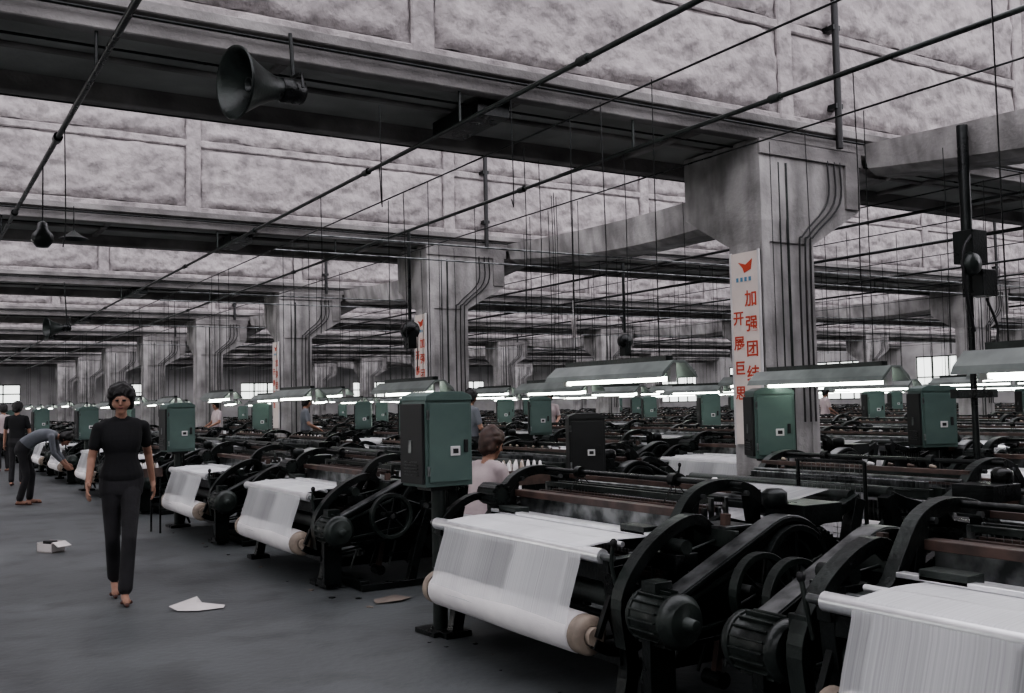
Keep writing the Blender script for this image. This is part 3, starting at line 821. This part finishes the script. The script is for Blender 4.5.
def hand_prims(w, d, palm_n, side, curl=.5):
    w, d, n, s = V(w), V(d).normalized(), V(palm_n).normalized(), V(side).normalized()
    pr = [('skin', 'c', tuple(w), .021, tuple(w+d*.03), .022)]
    lens = [.066, .074, .069, .054]
    for i in range(4):
        off = s*(.030-.020*i)
        base = w+d*.085+off
        pr.append(('skin', 'c', tuple(w+d*.02+off*.6), .015, tuple(base), .0115))
        p = base
        for j, fr in enumerate((.45, .32, .23)):
            ang = curl*(.35+.45*j)
            q = (d*math.cos(ang)+n*math.sin(ang)).normalized()
            p2 = p+q*lens[i]*fr
            pr.append(('skin', 'c', tuple(p), .0092-.0008*j, tuple(p2), .0086-.0008*j)); p = p2
    t0 = w+d*.025+s*.022; t1 = t0+(s*.7+d*.6+n*.25).normalized()*.038; t2 = t1+(s*.25+d*.9+n*.3).normalized()*.030
    pr += [('skin', 'c', tuple(t0), .014, tuple(t1), .0115), ('skin', 'c', tuple(t1), .011, tuple(t2), .009)]
    return pr

def leg(hip, knee, ank, toe, tk='trouser', sk='sandal', flare=.062, thigh=.080, bare=True):
    hip, knee, ank, toe = map(V, (hip, knee, ank, toe))
    hem = ank+(knee-ank)*.08
    fd = (toe-ank); fd.z = 0; fd.normalize()
    return [(tk, 'c', tuple(hip), thigh, tuple(knee), .054), (tk, 'c', tuple(knee), .054, tuple(hem), flare*.86),
            ('skin', 'c', tuple(hem), .036, tuple(ank), .032),
            ('skin', 'c', tuple(ank-fd*.02-V((0, 0, .035))), .030, tuple(toe-fd*.02+V((0, 0, .022))), .025),
            (sk, 'c', tuple(ank-fd*.045-V((0, 0, .055))), .020, tuple(ank+fd*.02-V((0, 0, .055))), .022),
            (sk, 'c', tuple(ank+fd*.02-V((0, 0, .055))), .022, tuple(toe+V((0, 0, .0))), .016),
            (sk, 'c', tuple(toe-fd*.06+V((-.030, 0, .012))), .015, tuple(toe-fd*.06+V((.030, 0, .012))), .015)]

def torso(keys, k):
    out = []
    K = [(V(p), w, r) for p, w, r in keys]
    if len(K) == 1:
        p, w, r = K[0]; return [(k, 'c', tuple(p+V((-w, 0, 0))), r, tuple(p+V((w, 0, 0))), r)]
    C = catmull([p for p, w, r in K], 5)
    WR = catmull([V((w, r, 0)) for p, w, r in K], 5)
    for p, q in zip(C, WR):
        out.append((k, 'c', tuple(p+V((-q.x, 0, 0))), q.y, tuple(p+V((q.x, 0, 0))), q.y))
    return out

# walking woman, facing -Y locally; weight on the forward foot, arms swinging
pr = torso([((0, .01, .84), .070, .092), ((.005, .01, .92), .068, .096), ((.004, 0, 1.0), .052, .086)], 'trouser')
pr += torso([((.004, .005, .95), .062, .100), ((.002, 0, 1.05), .044, .084), ((0, 0, 1.13), .044, .082), ((0, -.012, 1.22), .060, .090), ((0, 0, 1.30), .082, .070), ((0, .01, 1.345), .103, .045)], 'top_black')
pr += [('top_black', 'c', (-.13, -.005, 1.322), .045, (0, .01, 1.375), .045), ('top_black', 'c', (.13, .025, 1.330), .045, (0, .01, 1.375), .045),
       ('skin', 'c', (0, .01, 1.38), .043, (0, -.005, 1.46), .041)]
pr += leg((-.070, 0, .86), (-.062, .00, .47), (-.040, .20, .135), (-.038, .04, .018))
pr += leg((.070, 0, .86), (.050, -.17, .48), (.020, -.20, .085), (.028, -.37, .018))
for sx, sh, el, wr in ((-1, (-.160, -.01, 1.312), (-.212, .00, 1.080), (-.235, -.14, .905)), (1, (.160, .03, 1.320), (.205, .15, 1.105), (.240, .17, .885))):
    mid = tuple((V(sh)*.45+V(el)*.55))
    pr += [('top_black', 'c', sh, .050, mid, .049), ('skin', 'c', sh, .038, el, .033), ('skin', 'c', el, .033, wr, .023)]
    pr += hand_prims(wr, V(wr)-V(el), (-sx, -.2, 0), (0, -1, 0) if sx > 0 else (0, -.6, .8), .7)
pr += head_prims((0, -.02, 1.530), yaw=math.radians(-6), pitch=math.radians(5))
person('walking_woman', pr, .0056, (1.47, 8.18, 0), math.radians(-8))

pr = torso([((0, .12, .86), .06, .115), ((0, .10, .92), .055, .11)], 'trouser')
pr += torso([((0, .06, .96), .055, .108), ((0, -.06, 1.04), .055, .105), ((0, -.18, 1.08), .065, .105), ((0, -.28, 1.08), .085, .085), ((0, -.33, 1.08), .11, .06)], 'shirtgrey')
pr += [('skin', 'c', (0, -.34, 1.07), .048, (0, -.42, 1.04), .045)]
pr += leg((-.09, .12, .84), (-.11, .04, .45), (-.12, .14, .085), (-.13, -.03, .018)) + leg((.09, .12, .84), (.12, .0, .46), (.14, .04, .085), (.15, -.13, .018))
for sx in (-1, 1):
    sh = (sx*.17, -.32, 1.05); el = (sx*.20, -.36, .80); wr = (sx*.15, -.50, .62)
    pr += [('shirtgrey', 'c', sh, .055, el, .043), ('shirtgrey', 'c', el, .042, tuple(V(el).lerp(V(wr), .6)), .036), ('skin', 'c', el, .034, wr, .025)]
    pr += hand_prims(wr, V(wr)-V(el), (-sx, -.3, 0), (0, -1, .3), .8)
pr += head_prims((0, -.50, 1.02), pitch=math.radians(55), bob=False)
person('bending_worker', pr, .009, (1.78, 17.4, 0), math.radians(75))

def stander(name, loc, rotz, shirt, hair='hair', armf=True, vox=.010):
    pr = torso([((0, .0, .86), .07, .10), ((0, 0, .96), .06, .095)], 'trouser')
    pr += torso([((0, 0, .97), .058, .100), ((0, 0, 1.1), .05, .092), ((0, 0, 1.22), .065, .098), ((0, .01, 1.30), .085, .075), ((0, .01, 1.345), .115, .050)], shirt)
    pr += [(shirt, 'c', (-.13, .01, 1.335), .048, (0, .01, 1.375), .048), (shirt, 'c', (.13, .01, 1.335), .048, (0, .01, 1.375), .048)]
    pr += [('skin', 'c', (0, .01, 1.38), .047, (0, -.005, 1.46), .045)]
    pr += leg((-.08, 0, .86), (-.09, -.02, .47), (-.10, .02, .085), (-.115, -.15, .018)) + leg((.08, 0, .86), (.09, -.02, .47), (.10, .0, .085), (.12, -.17, .018))
    for sx in (-1, 1):
        sh = (sx*.168, .01, 1.330); el = (sx*.22, -.03, 1.08); wr = (sx*.14, -.24, .98) if armf else (sx*.24, -.04, .85)
        pr += [(shirt, 'c', sh, .053, tuple(V(sh).lerp(V(el), .7)), .048), ('skin', 'c', sh, .042, el, .037), ('skin', 'c', el, .036, wr, .025)]
        pr += hand_prims(wr, V(wr)-V(el), (0, -.2, -1) if armf else (-sx, 0, 0), (-sx, 0, .2) if armf else (0, -1, 0), .6)
    pr += head_prims((0, -.025, 1.535), hair, pitch=math.radians(12))
    return person(name, pr, vox, loc, rotz)
stander('standing_worker', (2.0, 22.0, 0), math.radians(160), 'top_black', armf=False)
wa = stander('loom_tending_worker', (7.3, 13.1, 0), math.radians(100), 'shirtgrey', vox=.011)
wb = stander('loom_tending_worker', (12.2, 11.7, 0), math.radians(-70), 'shirtpink', vox=.011)
for i, (x, y, rz) in enumerate(((12.2, 18.3, -30), (7.3, 20.2, 80), (2.2, 27.5, 200), (1.9, 33.0, 10), (7.25, 26.9, -80), (12.2, 25.4, 120), (21.4, 18.6, 70))):
    place((wa if i % 2 else wb).data, 'loom_tending_worker', (x, y, 0), rotz=math.radians(rz))
pr = torso([((0, .05, .50), .07, .12)], 'trouser') + torso([((0, .04, .58), .058, .105), ((0, .01, .74), .052, .095), ((0, -.02, .86), .065, .098), ((0, -.03, .93), .088, .07), ((0, -.03, .97), .115, .050)], 'shirtpink')
pr += [('skin', 'c', (0, -.03, 1.0), .046, (0, -.05, 1.07), .044)]
for sx in (-1, 1):
    pr += leg((sx*.09, .0, .50), (sx*.12, -.40, .50), (sx*.12, -.38, .085), (sx*.13, -.55, .018))
    sh = (sx*.168, -.03, .950); el = (sx*.21, -.10, .72); wr = (sx*.12, -.30, .68)
    pr += [('shirtpink', 'c', sh, .054, tuple(V(sh).lerp(V(el), .75)), .047), ('skin', 'c', sh, .04, el, .036), ('skin', 'c', el, .036, wr, .025)]
    pr += hand_prims(wr, V(wr)-V(el), (0, 0, -1), (-sx, 0, 0), .6)
pr += head_prims((0, -.07, 1.14), 'hairb', pitch=math.radians(15))
person('seated_worker', pr, .009, (3.74, 6.5, 0), math.radians(95))
b = MB(); b.cyl((0, .05, .35), (0, .05, .385), .15, 'wood', seg=20)
for i in range(4):
    t = math.pi/4+i*math.pi/2; b.cyl((.10*math.cos(t), .05+.10*math.sin(t), .35), (.15*math.cos(t), .05+.15*math.sin(t), 0), .015, 'wood', seg=8)
b.obj('stool', (3.74, 6.5, 0), rotz=math.radians(95))

# ------------------------------------------------------------------ clutter
b = MB(); base = [(-.20, .10, .03), (.02, .03, .10), (.05, -.02, .05), (.24, -.04, .012), (.20, -.14, .010), (-.02, -.15, .012), (-.16, -.05, .012)]
st = len(b.v)
for p in base: b.v.append(V(p)*.85)
b.v.append(V((.0, -.03, .055)))
for i in range(7): b.face((st+i, st+(i+1) % 7, st+7), 'paper')
b.obj('crumpled_paper', (1.85, 7.45, 0))
b = MB()
b.box((-.11, -.08, 0), (.11, .08, .012), 'card')
for lo, hi in (((-.11, -.08, 0), (-.10, .08, .10)), ((.10, -.08, 0), (.11, .08, .10)), ((-.11, .07, 0), (.11, .08, .11)), ((-.11, -.08, 0), (.11, -.07, .09))): b.box(lo, hi, 'paper')
b.box((.11, -.08, .08), (.21, .08, .09), 'paper', rot=Matrix.Rotation(math.radians(25), 3, 'Y')); b.box((-.07, -.04, .02), (.05, .04, .115), 'black')
b.obj('open_carton', (1.36, 11.4, 0), rotz=-1.0)
b = MB()
for p in [(-.2, -.1, .01), (.05, -.14, .02), (.22, -.02, .012), (.1, .12, .03), (-.15, .08, .015), (0, 0, .035)]: b.v.append(V(p)*.75)
for i in range(5): b.face((i, (i+1) % 5, 5), 'card')
b.obj('cardboard_scrap', (3.12, 6.85, 0))
b = MB()
for i in range(26):
    x, y = 2.75+random.random()*.25, random.uniform(3, 13); r = random.uniform(.006, .018)
    b.box((x-r, y-r, 0), (x+r, y+r, r*.5), random.choice(('card', 'iron', 'iron')), rot=Matrix.Rotation(random.random()*3, 3, 'Z'))
b.obj('floor_debris')
b = MB(); y0, y1, z0, z1 = 0, .5, .60, 1.06
for i in range(15): b.tube([(0, y0+(y1-y0)*i/14, z0), (0, y0+(y1-y0)*i/14, z1)], .0025, 'edge', 4)
for i in range(14): b.tube([(0, y0, z0+(z1-z0)*i/13), (0, y1, z0+(z1-z0)*i/13)], .0025, 'edge', 4)
for a in (y0, y1): b.cyl((0, a, 0), (0, a, z1), .012, 'iron', seg=8)
for z in (z0, z1): b.cyl((0, y0, z), (0, y1, z), .010, 'iron', seg=8)
b.obj('wire_mesh_guard', (4.74, 3.85, 0))
def bobbin_tray(loc, rz):
    b = MB()
    b.box((-.25, -.18, .78), (.25, .18, .80), 'wood')
    for lo, hi in (((-.25, -.18, .80), (-.235, .18, .90)), ((.235, -.18, .80), (.25, .18, .90)), ((-.25, -.18, .80), (.25, -.165, .90)), ((-.25, .165, .80), (.25, .18, .90))): b.box(lo, hi, 'wood')
    for x in (-.22, .22):
        for y in (-.15, .15): b.cyl((x, y, 0), (x, y, .78), .014, 'iron', seg=8)
    for i in range(7):
        for j in range(4):
            b.lathe((-.20+.065*i, -.12+.08*j, .81), (0, 0, 1), [(0, .012), (.01, .026), (.11, .018), (.15, .010), (.16, .001)], random.choice(('cotton', 'cotton', 'core')), 10)
    return b.obj('bobbin_tray', loc, rotz=rz)
bobbin_tray((2.42, 12.3, 0), .2).scale = (.85, .85, .85); bobbin_tray((4.3, 7.0, 0), .1)
b = MB(); b.lathe((0, 0, 0), (0, 0, 1), [(0, .001), (0, .055), (.03, .07), (.10, .05), (.13, .03), (.15, .012), (.15, .001)], 'cotton', 18); b.obj('yarn_cone', (4.02, 4.32, .84))

# ------------------------------------------------------------------ world
w = bpy.data.worlds.new('World'); scene.world = w; w.use_nodes = True
w.node_tree.nodes['Background'].inputs['Color'].default_value = (.55, .58, .66, 1)
w.node_tree.nodes['Background'].inputs['Strength'].default_value = .5

# ------------------------------------------------------------------ camera
cam = bpy.data.cameras.new('camera'); co = bpy.data.objects.new('camera', cam); COL.objects.link(co)
cam.lens = 35; cam.sensor_width = 36; cam.clip_end = 300; cam.clip_start = .05
th = math.radians(31.65); p = math.radians(3.19); r = math.radians(1.2)
f = V((math.sin(th)*math.cos(p), math.cos(th)*math.cos(p), math.sin(p)))
rt = V((math.cos(th), -math.sin(th), 0)); up = rt.cross(f)
rt2 = rt*math.cos(r)-up*math.sin(r); up2 = up*math.cos(r)+rt*math.sin(r)
mw = Matrix((rt2, up2, -f)).transposed().to_4x4(); mw.translation = V((0, 0, 1.45))
co.matrix_world = mw
scene.camera = co
scene.view_settings.view_transform = 'AgX'
scene.view_settings.look = 'AgX - Medium High Contrast'
scene.view_settings.exposure = 0.1
